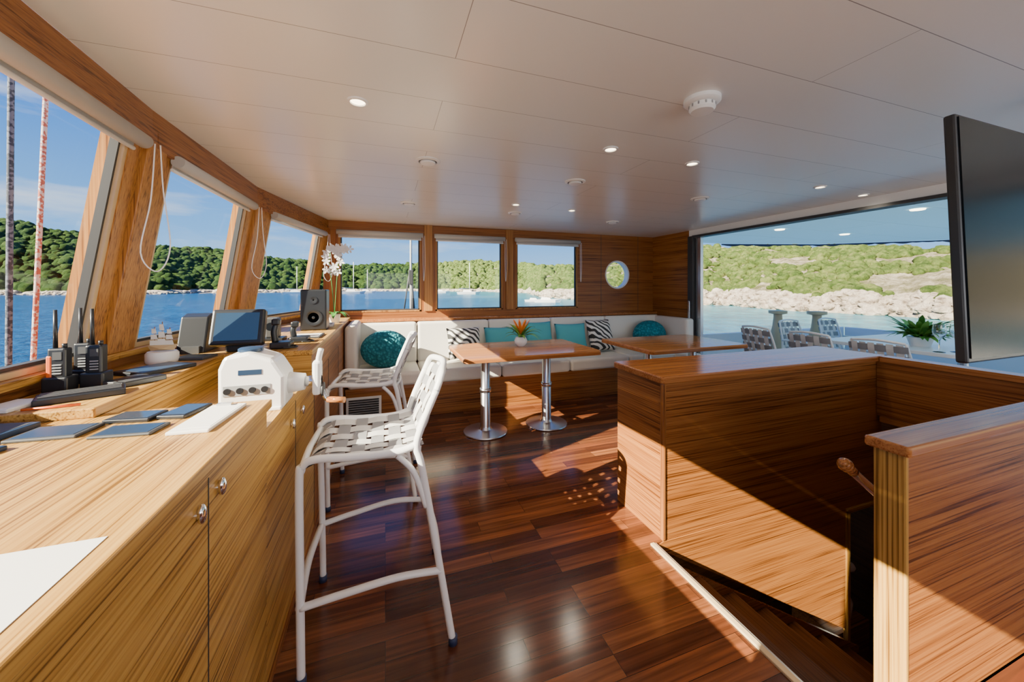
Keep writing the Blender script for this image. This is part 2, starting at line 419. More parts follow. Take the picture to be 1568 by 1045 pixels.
for k,(a,b) in enumerate(bx):
    w=empty('window_%d'%(k+5))
    for nm,x0,x1,z0,z1 in (('l',a,a+.02,WB,WT),('r',b-.02,b,WB,WT),('b',a,b,WB,WB+.02),('t',a,b,WT-.02,WT)):
        box('sash_'+nm,x0,x1,BY-.005,BY+.05,z0,z1,'frame_z',w)
    for nm,x0,x1,z0,z1 in (('l',a+.02,a+.035,WB+.02,WT),('r',b-.035,b-.02,WB+.02,WT),('b',a+.02,b-.02,WB+.02,WB+.035)):
        box('gasket_'+nm,x0,x1,BY+.015,BY+.05,z0,z1,'gasket',w)
    mesh('glass',[(a,BY+.05,WB),(b,BY+.05,WB),(b,BY+.05,WT),(a,BY+.05,WT)],[(0,1,2,3)],'glass',w)
    bl=empty('roller_blind')
    cyl('roll',(a-.02,BY-.04,WT-.015),(b+.02,BY-.04,WT-.015),.03,'blind',bl)
    cyl('bottom_bar',(a,BY-.03,WT-.075),(b,BY-.03,WT-.075),.009,'white',bl,10)
    box('blind_cloth',a,b,BY-.032,BY-.028,WT-.07,WT-.02,'blind',bl)
    tube('pull_cord',[(b+.02,BY-.05,WT-.02),(b+.022,BY-.05,WT-.4),(b+.03,BY-.05,WT-.62),(b+.045,BY-.05,WT-.4),(b+.04,BY-.05,WT-.02)],.003,'white',bl,6)
for k,x in enumerate((.545,1.69)):
    box('trim_%d'%(k+5),x-.055,x+.055,BY-.02,BY,WB,CZ,'frame_z',bevel=.005)
box('trim_7',-.7,4.22,BY-.10,BY,1.01,1.045,'capy',bevel=.006)

# ------------------------------------------------------------------ aft wall x=4.22
RX=4.22
wall_a=empty('wall_aft')
box('panel',RX,RX+.1,4.23,BY+.1,0,CZ,'brn_y',wall_a)
box('header',RX,RX+.1,-1.3,4.23,2.19,CZ,'white',wall_a)
box('aft_panel',RX,RX+.1,-2.6,-1.3,0,CZ,'brn_y',wall_a)
dd=empty('door_1')
box('jamb',RX-.03,RX+.08,4.14,4.23,0,2.19,'gasket',dd,bevel=.004)
box('sliding_leaf_stile',RX+.02,RX+.07,4.04,4.13,0.02,2.17,'steel',dd,bevel=.004)
box('track_top',RX-.035,RX+.1,-1.3,4.14,2.165,2.195,'gasket',dd)
box('track_floor',RX,RX+.1,-1.3,4.14,0,.015,'steel',dd)
box('handle',RX-.055,RX-.03,4.17,4.20,.95,1.25,'steel',dd,bevel=.005)

wall_s=empty('wall_starboard')
box('lower',-.9,RX+.1,-2.6,-2.5,0,1.0,'brn_x',wall_s)
box('header',-.9,RX+.1,-2.6,-2.5,2.15,CZ,'brn_x',wall_s)
for x in (-.9,.7,2.4,4.0): box('post',x,x+.25,-2.6,-2.5,1.0,2.15,'brn_z',wall_s)

# ------------------------------------------------------------------ partitions round the stairs
PH=.94
cab=empty('stair_cabinet')
box('body',1.50,3.53,1.69,2.12,0,.90,'brn_x',cab,bevel=.003)
box('end_veneer',1.496,1.50,1.70,2.12,0.0,.90,'brn_y',cab)
mesh('well_panel',[(1.44,1.685,-.02),(1.5,1.685,.0),(3.46,1.685,0),(3.46,1.685,-.16),(3.14,1.685,-.16),(3.12,1.685,-1.0),
  (1.44,1.705,-.02),(1.5,1.705,.0),(3.46,1.705,0),(3.46,1.705,-.16),(3.14,1.705,-.16),(3.12,1.705,-1.0)],
  [(0,1,2,3,4,5),(6,7,8,9,10,11)]+[(i,(i+1)%6,6+(i+1)%6,6+i) for i in range(6)],'brn_x',cab)
prism('cap',rrect(1.475,3.55,1.665,2.145,.02),.90,PH,'cap',cab,bevel=.008)
box('corner_post',1.490,1.515,1.682,1.71,0,.90,'brn_z',cab,bevel=.008)
box('opening_trim',3.10,3.13,1.67,1.70,-1.6,-.14,'gold_z',cab,bevel=.004)
box('opening_trim_top',3.10,3.46,1.67,1.70,-.16,-.13,'gold_x',cab,bevel=.004)
cab2=empty('side_cabinet')
box('body',3.46,3.53,.81,1.686,.5,.90,'brn_y',cab2)
prism('cap',rrect(3.44,3.55,.81,1.663,.004),.90,PH,'capy',cab2,bevel=.003)
box('ledge',3.44,4.0,.81,1.66,.46,.5,'brn_y',cab2)

rail=empty('stair_partition')
box('body',1.60,4.0,.705,.775,0,.90,'brn_x',rail,bevel=.003)
box('end_post',1.585,1.602,.697,.783,-.05,.905,'gold_z',rail,bevel=.005)
prism('cap',rrect(1.565,4.02,.68,.80,.012),.905,PH,'cap',rail,bevel=.008)

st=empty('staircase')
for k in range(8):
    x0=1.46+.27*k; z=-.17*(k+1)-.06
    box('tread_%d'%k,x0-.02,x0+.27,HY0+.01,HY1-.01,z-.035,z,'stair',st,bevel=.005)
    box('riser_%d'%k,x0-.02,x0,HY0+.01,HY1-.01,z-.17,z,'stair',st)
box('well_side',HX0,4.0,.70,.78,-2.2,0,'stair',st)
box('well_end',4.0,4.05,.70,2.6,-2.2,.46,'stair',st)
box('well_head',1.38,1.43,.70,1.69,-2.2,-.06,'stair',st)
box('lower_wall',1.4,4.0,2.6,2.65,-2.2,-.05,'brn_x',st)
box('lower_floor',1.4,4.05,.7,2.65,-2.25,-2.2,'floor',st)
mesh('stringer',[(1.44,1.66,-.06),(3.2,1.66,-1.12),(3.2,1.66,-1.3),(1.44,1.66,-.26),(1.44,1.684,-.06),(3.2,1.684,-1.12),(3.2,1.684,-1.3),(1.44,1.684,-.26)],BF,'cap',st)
hr=empty('handrail')
hd=Vector((.80,0,-.60)).normalized(); h0=Vector((1.585,.86,.80))
cyl('steel_tube',h0+hd*.05,h0+hd*2.3,.015,'chrome',hr,18)
P=[h0+hd*t for t in (-.03,-.024,-.012,.005,.018,.03,.05)]
rr=[.006,.018,.024,.023,.018,.017,.017]
for i in range(6): cyl('grip_%d'%i,P[i],P[i+1],rr[i],'cap',hr,20,rr[i+1])
cyl('bracket',h0+hd*.3,h0+hd*.3+Vector((0,-.085,-.02)),.008,'chrome',hr,10)
vs=empty('white_vase')
lathe('body',[(.001,0),(.07,0),(.1,.06),(.11,.16),(.07,.27),(.035,.33),(.05,.37),(.04,.37),(.001,.3)],(3.28,1.86,-1.1),'whitegloss',vs)
box('stand',3.1,3.5,1.75,2.05,-2.2,-1.1,'brn_x',vs)
for i in range(7):
    ellipsoid('bloom_%d'%i,(3.28+random.uniform(-.09,.09),1.84+random.uniform(-.06,.06),-.66+random.uniform(-.08,.12)),.05,.05,.035,'petal',vs,12)

# ------------------------------------------------------------------ helm desk
desk=empty('helm_desk')
FX=-.395
box('near_body',-.98,FX,-1.2,1.50,0,1.02,'gold_y',desk)
prism('near_top',[(-1.0,-1.2),(FX+.012,-1.2),(FX+.012,1.52),(-1.12,1.52),(-1.05,.0)],1.02,1.05,'gold_y',desk,bevel=.004)
prism('back_low',[(-1.13,1.5),(-.84,1.5),(-.84,4.80),(-1.0,4.1),(-1.12,3.55),(-1.15,2.17)],0,1.05,'gold_y',desk)
prism('back_top',[(-1.14,1.475),(-.84,1.475),(-.84,2.42),(-.405,2.42),(-.405,4.88),(-.82,4.88),(-.99,4.15),(-1.13,3.5),(-1.165,2.2)],1.05,1.08,'gold_y',desk,bevel=.004)
box('recess_body',-.84,FX-.003,1.50,2.42,0,.95,'gold_y',desk)
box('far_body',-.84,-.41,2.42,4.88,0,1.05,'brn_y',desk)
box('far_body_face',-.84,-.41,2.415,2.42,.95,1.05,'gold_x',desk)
for y in (.33,1.05):
    box('seam_%d'%int(y*100),FX-.001,FX+.0015,y-.0015,y+.0015,.05,1.0,'gasket',desk)
for y in (1.95,2.42,3.0,3.6):
    box('seam_%d'%int(y*100),FX-.004,FX-.001,y-.0015,y+.0015,.05,.92,'gasket',desk)
box('plinth',-.97,FX+.002,-1.2,4.75,0,.04,'brn_y',desk)
for i,(y,z) in enumerate(((1.106,.95),(.998,.943),(2.06,.84),(1.86,.84))):
    ellipsoid('knob_%d'%i,(FX+.008,y,z),.009,.013,.022,'chrome',desk,20)
    lathe('knob_collar_%d'%i,[(.011,0),(.011,.003),(.001,.003)],(FX,y,z),'chrome',desk,24,'x')

def slabobj(name,cx,cy,w,d,h,z,yaw,mat,screen=None,bev=.003):
    e=empty(name)
    def rb(nm,w,d,z0,z1,mt,bv):
        o=box(nm,cx-w/2,cx+w/2,cy-d/2,cy+d/2,z0,z1,mt,e,bevel=bv,rot=(R(yaw),'Z')); return o
    rb('body',w,d,z,z+h,mat,bev)
    if screen: rb('face',w*.86,d*.82,z+h,z+h+.0008,screen,0)
    return e
slabobj('chart_paper',-.70,.42,.56,.69,.0012,1.05,0,'paper',bev=0)
slabobj('tablet_computer',-.845,1.345,.15,.10,.009,1.05,-4,'darkgrey','bluebook')
slabobj('smartphone',-.715,1.425,.12,.08,.012,1.05,-10,'black','phone')
slabobj('smartphone',-.60,1.44,.08,.12,.012,1.05,-14,'black','phone')
slabobj('tablet_computer',-.665,1.30,.14,.085,.008,1.05,-6,'darkgrey','bluebook')
nb=slabobj('clipboard',-.50,1.345,.10,.24,.01,1.05,-4,'paper','paper')
box('clip',-.52,-.48,1.44,1.46,1.06,1.068,'steel',nb)
slabobj('log_book',-1.02,1.38,.16,.13,.016,1.05,-10,'bluebook','darkgrey')
slabobj('log_book',-.97,1.22,.16,.12,.012,1.05,-16,'bluebook','bluebook')
e=slabobj('keyboard',-.96,1.63,.20,.10,.02,1.08,28,'black')
for k in range(4):
    box('key_row_%d'%k,-1.05,-.87,1.594+.02*k,1.608+.02*k,1.10,1.105,'darkgrey',e,rot=(R(28),'Z'),piv=(-.96,1.63,1.1))
slabobj('chart_folder',-.96,2.05,.16,.22,.016,1.08,-30,'black','bluebook')
slabobj('chart_folder',-.93,2.33,.14,.12,.014,1.08,-10,'darkgrey','black')
slabobj('remote_control',-.89,1.80,.05,.14,.02,1.08,-35,'black','darkgrey')
slabobj('remote_control',-.95,1.83,.05,.13,.018,1.08,-20,'darkgrey','black')
slabobj('notepad',-1.08,1.56,.09,.12,.012,1.08,-10,'paper','paper')
slabobj('notebook',-.55,3.08,.2,.24,.012,1.08,0,'darkgrey','paper')
slabobj('laptop_computer',-.56,3.9,.18,.25,.02,1.08,4,'paper','grey')
pe=empty('pencil'); cyl('shaft',(-.90,1.52,1.085),(-1.02,1.50,1.085),.004,'orange',pe,8); cyl('tip',(-1.02,1.50,1.085),(-1.033,1.498,1.085),.004,'sash',pe,8,.0005)

def walkie(x,y,ac):
    e=empty('walkie_talkie')
    box('body',x-.024,x+.024,y-.018,y+.018,1.13,1.235,'black',e,bevel=.006)
    if ac: box('body_side',x-.027,x-.010,y-.0195,y+.01,1.085,1.21,'orange',e,bevel=.005)
    box('front_panel',x-.008,x+.016,y-.021,y-.018,1.195,1.222,'darkgrey',e)
    for k in range(4): box('grille_%d'%k,x-.008,x+.015,y-.0215,y-.018,1.145+.01*k,1.149+.01*k,'grey',e)
    cyl('antenna',(x-.012,y,1.235),(x-.013,y,1.37),.0065,'black',e,12,.005)
    cyl('dial',(x+.012,y,1.235),(x+.012,y,1.25),.007,'black',e,12)
    box('charger_cup',x-.034,x+.034,y-.028,y+.03,1.08,1.135,'black',e,bevel=.006)
walkie(-1.09,1.75,True); walkie(-1.02,1.80,False); walkie(-1.10,1.88,False)

ms=empty('model_ship')
lathe('box',[(.001,0),(.06,0),(.063,.01),(.063,.045),(.055,.055),(.001,.055)],(-1.04,2.27,1.08),'white',ms)
def sp_(x,y,z): return (x,y+.07,z)
mesh('hull',[sp_(-1.10,2.2,1.165),sp_(-1.04,2.18,1.15),sp_(-.975,2.2,1.168),sp_(-1.04,2.22,1.15),sp_(-1.085,2.2,1.137),sp_(-.995,2.2,1.137)],[(0,1,4),(1,2,5),(1,5,4),(0,4,3),(3,4,5),(3,5,2),(0,3,2,1)],'sash',ms)
for dx,h in ((-.03,.095),(0,.12),(.03,.09)):
    cyl('mast',(-1.04+dx,2.27,1.15),(-1.04+dx,2.27,1.16+h),.0018,'cap',ms,6)
    for k in range(3):
        z=1.165+k*h*.3; w=.018-.004*k
        mesh('sail',[(-1.04+dx-w,2.267,z),(-1.04+dx+w,2.267,z),(-1.04+dx+w*.8,2.26,z+h*.26),(-1.04+dx-w*.8,2.26,z+h*.26)],[(0,1,2,3)],'paper',ms)

mon=empty('radar_display')
box('housing',-.93,-.67,2.49,2.55,1.11,1.32,'black',mon,bevel=.012,rot=(R(-18),'X'))
box('screen',-.905,-.695,2.482,2.488,1.135,1.295,'screen',mon,rot=(R(-18),'X'),piv=(-.8,2.52,1.215))
box('foot',-.86,-.74,2.49,2.6,1.08,1.12,'black',mon,bevel=.01)
bxo=empty('radio_unit')
prof=[(2.5,1.08),(2.72,1.08),(2.72,1.26),(2.62,1.30),(2.56,1.28)]
vv=[(-1.09,y,z) for y,z in prof]+[(-.96,y,z) for y,z in prof]
mesh('case',vv,[tuple(range(5)),tuple(range(5,10))]+[(i,(i+1)%5,5+(i+1)%5,5+i) for i in range(5)],'black',bxo,bevel=.008)
box('bracket',-1.06,-.98,2.49,2.53,1.08,1.12,'darkgrey',bxo)
def handset(x,y,h):
    e=empty('desk_phone')
    box('cradle',x-.05,x+.06,y-.05,y+.06,1.08,1.12,'black',e,bevel=.01)
    tube('receiver',[(x-.03,y,1.12),(x-.035,y,1.12+h*.5),(x-.02,y+.01,1.12+h)],.018,'black',e,12)
    box('ear',x-.045,x-.0,y-.03,y+.02,1.12+h-.03,1.13+h,'black',e,bevel=.01)
    tube('coil_cord',[(x+.04,y,1.1),(x+.09,y-.02,1.09),(x+.08,y-.06,1.09),(x+.03,y-.07,1.09)],.005,'black',e,8)
handset(-.60,2.56,.13); handset(-.55,2.80,.09)
sd=empty('camera_stand')
box('body',-.78,-.70,2.92,3.0,1.10,1.24,'darkgrey',sd,bevel=.01); cyl('lens',(-.74,2.92,1.18),(-.74,2.89,1.18),.028,'blackgloss',sd)
box('base',-.81,-.67,2.90,3.03,1.08,1.1,'black',sd,bevel=.004)
sp=empty('loudspeaker')
box('cabinet',-.68,-.48,3.5,3.68,1.08,1.43,'black',sp,bevel=.012)
lathe('woofer',[(.07,0),(.07,-.006),(.055,-.006),(.03,.006),(.012,.0),(.001,-.002)],(-.58,3.5,1.19),'black',sp,32,'y')
lathe('tweeter',[(.032,0),(.032,-.005),(.02,-.005),(.001,.002)],(-.58,3.5,1.34),'black',sp,24,'y')

th=empty('engine_throttle')
tx,ty=-.50,1.80
prof=[(-.12,0),(.11,0),(.11,.13),(.07,.20),(-.02,.235),(-.10,.22),(-.12,.17)]
vv=[(tx+a,ty-.08,.955+b) for a,b in prof]+[(tx+a,ty+.08,.955+b) for a,b in prof]; n=len(prof)
mesh('housing',vv,[tuple(range(n)),tuple(range(n,2*n))]+[(i,(i+1)%n,n+(i+1)%n,n+i) for i in range(n)],'whitegloss',th,bevel=.014)
box('base',tx-.13,tx+.10,ty-.09,ty+.09,.95,.965,'white',th,bevel=.004)
box('label_strip',tx-.10,tx+.06,ty-.0825,ty-.08,1.02,1.06,'grey',th)
for k in range(4): lathe('dial_%d'%k,[(.012,0),(.012,-.006),(.001,-.006)],(tx-.085+.042*k,ty-.0825,1.04),'black',th,16,'y')
box('name_plate',tx-.05,tx+.03,ty-.082,ty-.08,1.10,1.12,'bluebook',th)
lathe('gauge',[(.045,0),(.045,.01),(.038,.014),(.001,.014)],(tx-.03,ty,1.185),'bluebook',th,28)
cyl('hub',(tx+.11,ty,1.04),(tx+.17,ty,1.04),.045,'white',th,24,.035)
cyl('shaft',(tx+.17,ty,1.04),(tx+.235,ty,1.04),.022,'steel',th)
box('lever_body',tx+.20,tx+.235,ty-.03,ty+.03,.98,1.13,'whitegloss',th,bevel=.012)
tube('lever',[(tx+.22,ty,1.10),(tx+.225,ty-.01,1.14),(tx+.235,ty-.02,1.18)],.012,'white',th,12)
tube('crank',[(tx+.235,ty,1.0),(tx+.25,ty-.01,.965),(tx+.26,ty-.01,.955)],.009,'steel',th,10)
cyl('crank_grip',(tx+.26,ty-.01,.955),(tx+.33,ty-.04,.955),.013,'cap',th,16)
cyl('lever_disc',(tx+.235,ty,1.0),(tx+.245,ty,1.0),.03,'darkgrey',th)

orc=empty('potted_orchid')
ox,oy=-.50,4.2
lathe('pot',[(.001,0),(.045,0),(.06,.09),(.055,.09),(.045,.02),(.001,.02)],(ox,oy,1.08),'whitegloss',orc)
def leafblade(name,base,dirv,L,w,mat,parent,lift=.5,droop=.6,n=7):
    d=Vector((dirv[0],dirv[1],0)).normalized(); s=Vector((-d.y,d.x,0)); v=[];f=[]
    for i in range(n+1):
        t=i/n; ww=w*max(0,math.sin(math.pi*min(1,.12+t*.88)))**.7*(1-t*.15)
        if i==n: ww=.001
        p=Vector(base)+d*L*t*(1-.15*t)+Vector((0,0,L*(lift*t-droop*t*t)))
        v+= [p-s*ww/2+Vector((0,0,ww*.15)),p,p+s*ww/2+Vector((0,0,ww*.15))]
    for i in range(n):
        b=3*i; f+=[(b,b+1,b+4,b+3),(b+1,b+2,b+5,b+4)]
    return mesh(name,v,f,mat,parent,smooth=True)
for k in range(7):
    a=k*.95; leafblade('leaf_%d'%k,(ox,oy,1.165),(math.cos(a),math.sin(a)),.18,.06,'leaf',orc,.6,.8)
for k,(sx,sy) in enumerate(((.04,-.02),(-.05,.02))):
    pts=[(ox,oy,1.16),(ox+sx*.5,oy+sy,1.45),(ox+sx,oy+sy,1.72),(ox+sx+.03,oy+sy-.02,1.86),(ox+sx+.09,oy+sy-.03,1.82)]
    tube('stem_%d'%k,pts,.004,'leaf',orc,8)
    P=smooth_path(pts,6)
    for j in range(9,len(P),1):
        c=P[j]+Vector((random.uniform(-.04,.03),random.uniform(-.04,0),random.uniform(-.02,.02)))
        v=[];f=[]
        rt=random.uniform(0,1)
        for m_ in range(5):
            a=rt+2*math.pi*m_/5; b=len(v); r=.042
            for (r2,da) in ((0,0),(r*.6,-.45),(r,-.15),(r,.15),(r*.6,.45)):
                v.append(c+Vector((r2*math.cos(a+da),-.006*(r2/r),r2*math.sin(a+da))))
            f.append((b,b+1,b+2,b+3,b+4))
        mesh('flower_%d_%d'%(k,j),v,f,'petal',orc)

# ------------------------------------------------------------------ bar stools
def band(name,P0,P1,width_dir,w,ncross,phase,mat,parent,surf):
    v=[];f=[];n=ncross*4
    for i in range(n+1):
        t=i/n
        uu=P0[0]+(P1[0]-P0[0])*t; vv=P0[1]+(P1[1]-P0[1])*t
        lift=.0035*math.cos(math.pi*(t*ncross-.5)+math.pi*phase)
        for th_ in (0,-.0025):
            for sgn in (-1,1):
                p,nr=surf(uu+width_dir[0]*sgn*w/2, vv+width_dir[1]*sgn*w/2)
                v.append(p+nr*(lift+th_))
    for i in range(n):
        a=4*i;b=4*(i+1)
        f+=[(a,a+1,b+1,b),(a+2,b+2,b+3,a+3),(a,b,b+2,a+2),(a+1,a+3,b+3,b+1)]
    return mesh(name,v,f,mat,parent,smooth=False)
def stool(cx,cy,yaw):
    e=empty('bar_stool'); r=.0145
    mt=Matrix.Translation((cx,cy,0)) @ Matrix.Rotation(R(yaw),4,'Z')
    T=lambda p: mt @ Vector(p)
    HW=.225; SZ=.80
    prn=lambda pts:[T(p) for p in pts]
    for s,nm in ((-1,'near'),(1,'far')):
        tube('front_leg_'+nm,prn([(-.235,s*.25,.0),(-.24,s*.245,.4),(-.245,s*(HW+.005),.74),(-.235,s*HW,.785),(-.19,s*HW,SZ+.004),(-.05,s*HW,SZ-.008),(.10,s*HW,SZ-.01),(.18,s*HW,SZ+.01)]),r,'white',e,12)
        tube('rear_leg_'+nm,prn([(.315,s*.275,0),(.25,s*.255,.4),(.195,s*(HW+.01),.72),(.175,s*(HW+.004),.80),(.195,s*(HW),.88),(.255,s*(HW-.005),1.02)]),r,'white',e,12)
        tube('side_rest_'+nm,prn([(-.238,s*.25,.28),(-.1,s*.26,.30),(.1,s*.27,.32),(.268,s*.262,.30)]),r*.9,'white',e,12)
        tube('leg_brace_'+nm,prn([(.10,s*HW,.775),(.165,s*.235,.70),(.212,s*.245,.56)]),r*.8,'white',e,12)
        for k,(fx,fy) in enumerate(((-.235,.25),(.315,.275))):
            cyl('foot_%s_%d'%(nm,k),T((fx,s*fy,0)),T((fx,s*fy,.03)),r*1.25,'rubber',e,14)
    tube('top_rail',prn([(.255,-(HW-.005),1.02),(.275,-HW+.02,1.07),(.29,-HW+.07,1.09),(.315,0,1.10),(.29,HW-.07,1.09),(.275,HW-.02,1.07),(.255,(HW-.005),1.02)]),r,'white',e,12)
    tube('foot_rest',prn([(-.24,-.25,.28),(-.255,0,.28),(-.24,.25,.28)]),r,'white',e,12)
    tube('seat_front_bar',prn([(-.24,-HW,.765),(-.25,0,.765),(-.24,HW,.765)]),r*.9,'white',e,12)
    tube('seat_rear_bar',prn([(.18,-HW,.775),(.20,0,.765),(.18,HW,.775)]),r*.9,'white',e,12)
    tube('rear_brace',prn([(.262,-.258,.32),(.275,0,.32),(.262,.258,.32)]),r*.9,'white',e,12)
    def seat(u,v):
        edge=max(0,-(u+.17))
        z=SZ+.006-.020*(1-(v/HW)**2)-.012*math.sin(math.pi*(u+.23)/.43)-edge*edge*9
        return T((u,v,z)), (mt.to_3x3()@Vector((0,0,1)))
    n=6
    for i in range(n):
        vv=-HW+ (i+.5)*2*HW/n
        band('seat_strap_long_%d'%i,(-.245,vv),(.205,vv),(0,1),.052,n,i%2,'strapw',e,seat)
        uu=-.235+(i+.5)*.44/n
        band('seat_strap_cross_%d'%i,(uu,-HW-.006),(uu,HW+.006),(1,0),.052,n,(i+1)%2,'strapg',e,seat)
    def back(u,v):
        z=.80+.285*u; x=.178+.11*u+.035*(1-(v/HW)**2)*(0.4+.6*u)
        return T((x,v,z)), (mt.to_3x3()@Vector((-1,0,.35))).normalized()
    for i in range(6):
        vv=-HW+(i+.5)*2*HW/6
        top=1.0 if 0<i<5 else .9
        band('back_strap_up_%d'%i,(-.02,vv),(top,vv),(0,1),.050,4,i%2,'strapw',e,back)
    for i in range(4):
        uu=.13+i*.235
        band('back_strap_cross_%d'%i,(uu,-HW-.004),(uu,HW+.004),(1,0),.155,6,(i+1)%2,'strapg',e,back)
stool(-.055,1.76,0)
stool(-.10,2.86,-4)

# ------------------------------------------------------------------ tables
def dining(x0,x1,y0,y1,peds):
    e=empty('saloon_table')
    prism('top',rrect(x0,x1,y0,y1,.04),.775,.812,'table',e,bevel=.006)
    prism('edge_band',rrect(x0-.004,x1+.004,y0-.004,y1+.004,.042),.768,.80,'cap',e,bevel=.004)
    for i,(x,y) in enumerate(peds):
        lathe('pedestal_%d'%i,[(.001,0),(.215,0),(.222,.006),(.218,.014),(.10,.022),(.065,.03),(.055,.05),(.05,.06),(.05,.42),(.046,.425),(.046,.74),(.12,.75),(.12,.768),(.001,.768)],(x,y,0),'steel',e,40)
        cyl('collar_%d'%i,(x,y,.40),(x,y,.44),.056,'steel',e)
dining(.66,2.06,3.18,4.08,((.95,3.56),(1.62,3.56)))
dining(2.52,3.85,3.0,3.92,((2.85,3.46),(3.5,3.46)))
vp=empty('potted_bromeliad')
vx,vy=1.39,3.72
lathe('vase',[(.001,0),(.04,0),(.065,.03),(.07,.06),(.058,.09),(.05,.1),(.045,.095),(.001,.08)],(vx,vy,.812),'whitegloss',vp)
for k in range(20):
    a=k*2.4; L=random.uniform(.2,.3)
    leafblade('leaf_%d'%k,(vx,vy,.90),(math.cos(a),math.sin(a)),L,.035,'leaf' if k%3 else 'leaf2',vp,random.uniform(.7,1.3),random.uniform(.5,.8))
for k in range(9):
    a=k*.7; leafblade('bloom_%d'%k,(vx,vy,.93),(math.cos(a),math.sin(a)),.13,.035,'bromel',vp,1.8,.5)

# ------------------------------------------------------------------ sofa
sofa=empty('corner_sofa')
box('base',-.40,4.19,4.22,4.96,.0,.37,'brn_x',sofa,bevel=.004)
box('base_front_trim',-.40,4.19,4.205,4.22,.33,.37,'cap',sofa)
xs=[-.38,.38,1.32,2.24,3.14,4.14]
for i in range(5):
    box('seat_cushion_%d'%i,xs[i]+.006,xs[i+1]-.006,4.16,4.80,.37,.52,'cream',sofa,bevel=.035,segs=4)
    box('back_cushion_%d'%i,xs[i]+.004,xs[i+1]-.004,4.74,4.90,.50,1.01,'cream',sofa,bevel=.035,segs=4,rot=(R(-4),'X'))
box('arm_pad',-.40,-.28,4.12,4.88,.42,1.045,'cream',sofa,bevel=.04,segs=4)
box('return_back',4.05,4.19,4.1,4.8,.52,1.0,'cream',sofa,bevel=.035,segs=4)
box('aft_return_base',3.9,4.19,3.96,4.22,0,.37,'brn_x',sofa)
box('aft_return_seat',3.9,4.19,3.96,4.2,.37,.52,'cream',sofa,bevel=.03,segs=3)
vt=empty('air_vent')
box('frame',-.39,-.04,4.195,4.204,.05,.28,'white',vt,bevel=.003)
for k in range(8): box('louver_%d'%k,-.365,-.065,4.185,4.197,.072+.024*k,.086+.024*k,'darkgrey',vt,rot=(R(30),'X'))
def cushion(name,*a,**k):
    e=empty(name); pillow('pad',*a,parent=e,**k)
pf=empty('knitted_pouf'); ellipsoid('ball',(.0,4.48,.735),.27,.2,.215,'knit',pf,32)
pf=empty('knitted_pouf'); ellipsoid('ball',(3.76,4.53,.735),.27,.18,.215,'knit',pf,32)
cushion('zebra_cushion',(.95,4.60,.74),.44,.40,.15,'zebra',tilt=18,yaw=4)
cushion('turquoise_cushion',(1.48,4.60,.73),.52,.40,.15,'turq',tilt=18,yaw=-3)
cushion('turquoise_cushion',(1.99,4.62,.76),.42,.44,.13,'turq',tilt=15,yaw=4)
cushion('turquoise_cushion',(2.45,4.55,.74),.46,.42,.14,'turq',tilt=18,yaw=-5)
cushion('zebra_cushion',(2.93,4.57,.76),.42,.46,.13,'zebra',tilt=20,yaw=6)

# ------------------------------------------------------------------ ceiling fittings
dl=[(-.116,1.766),(1.276,1.878),(1.939,1.917),(3.391,2.02),(4.05,2.07),(1.235,3.446),(1.898,3.511)]
for x,y in dl:
    e=empty('ceiling_downlight')
    lathe('rim',[(.045,0),(.043,-.006),(.033,-.008),(.03,0)],(x,y,CZ),'white',e,28,caps=False)
    lathe('lens',[(.031,-.002),(.001,-.002)],(x,y,CZ),'lamp',e,24,caps=False)
for x,y in [(.263,2.445),(1.407,2.549),(.218,3.737),(2.778,2.655),(1.368,3.841),(2.728,3.974)]:
    e=empty('ceiling_air_diffuser')
    lathe('ring',[(.08,0),(.08,-.006),(.062,-.012),(.058,-.006),(.058,0)],(x,y,CZ),'white',e,36,caps=False)
    lathe('gap',[(.058,-.007),(.001,-.007)],(x,y,CZ),'darkgrey',e,36,caps=False)
    lathe('disc',[(.048,-.008),(.05,-.016),(.045,-.022),(.001,-.024)],(x,y,CZ),'white',e,36)
sm=empty('smoke_detector')
lathe('base',[(.075,0),(.075,-.016),(.066,-.024),(.052,-.026)],(1.32,1.25,CZ),'white',sm,40)
lathe('head',[(.052,-.022),(.054,-.045),(.046,-.056),(.001,-.058)],(1.32,1.25,CZ),'white',sm,40)
for k in range(12):
    a=k*math.pi/6; c=Vector((1.32+.052*math.cos(a),1.25+.052*math.sin(a),CZ-.034))
    box('slot_%d'%k,c.x-.003,c.x+.003,c.y-.003,c.y+.003,c.z-.006,c.z+.006,'grey',sm)

# ------------------------------------------------------------------ television
tv=empty('television')
def tvb(nm,x0,x1,y0,y1,z0,z1,mat,bev=.004):
    return box(nm,x0,x1,y0,y1,z0,z1,mat,tv,bevel=bev,rot=(R(-2),'X'),piv=(2.1,.6,1.6))
tvb('bezel',1.605,2.80,.585,.612,1.225,1.97,'black',.006)
tvb('screen',1.615,2.79,.581,.586,1.24,1.96,'tvscreen',0)
tvb('back_bulge',2.0,2.6,.61,.64,1.3,1.7,'black',.01)
box('mount_plate',2.55,2.75,.64,.66,1.5,1.75,'darkgrey',tv)
box('mount_arm',2.66,2.72,.66,.72,1.5,CZ,'darkgrey',tv)

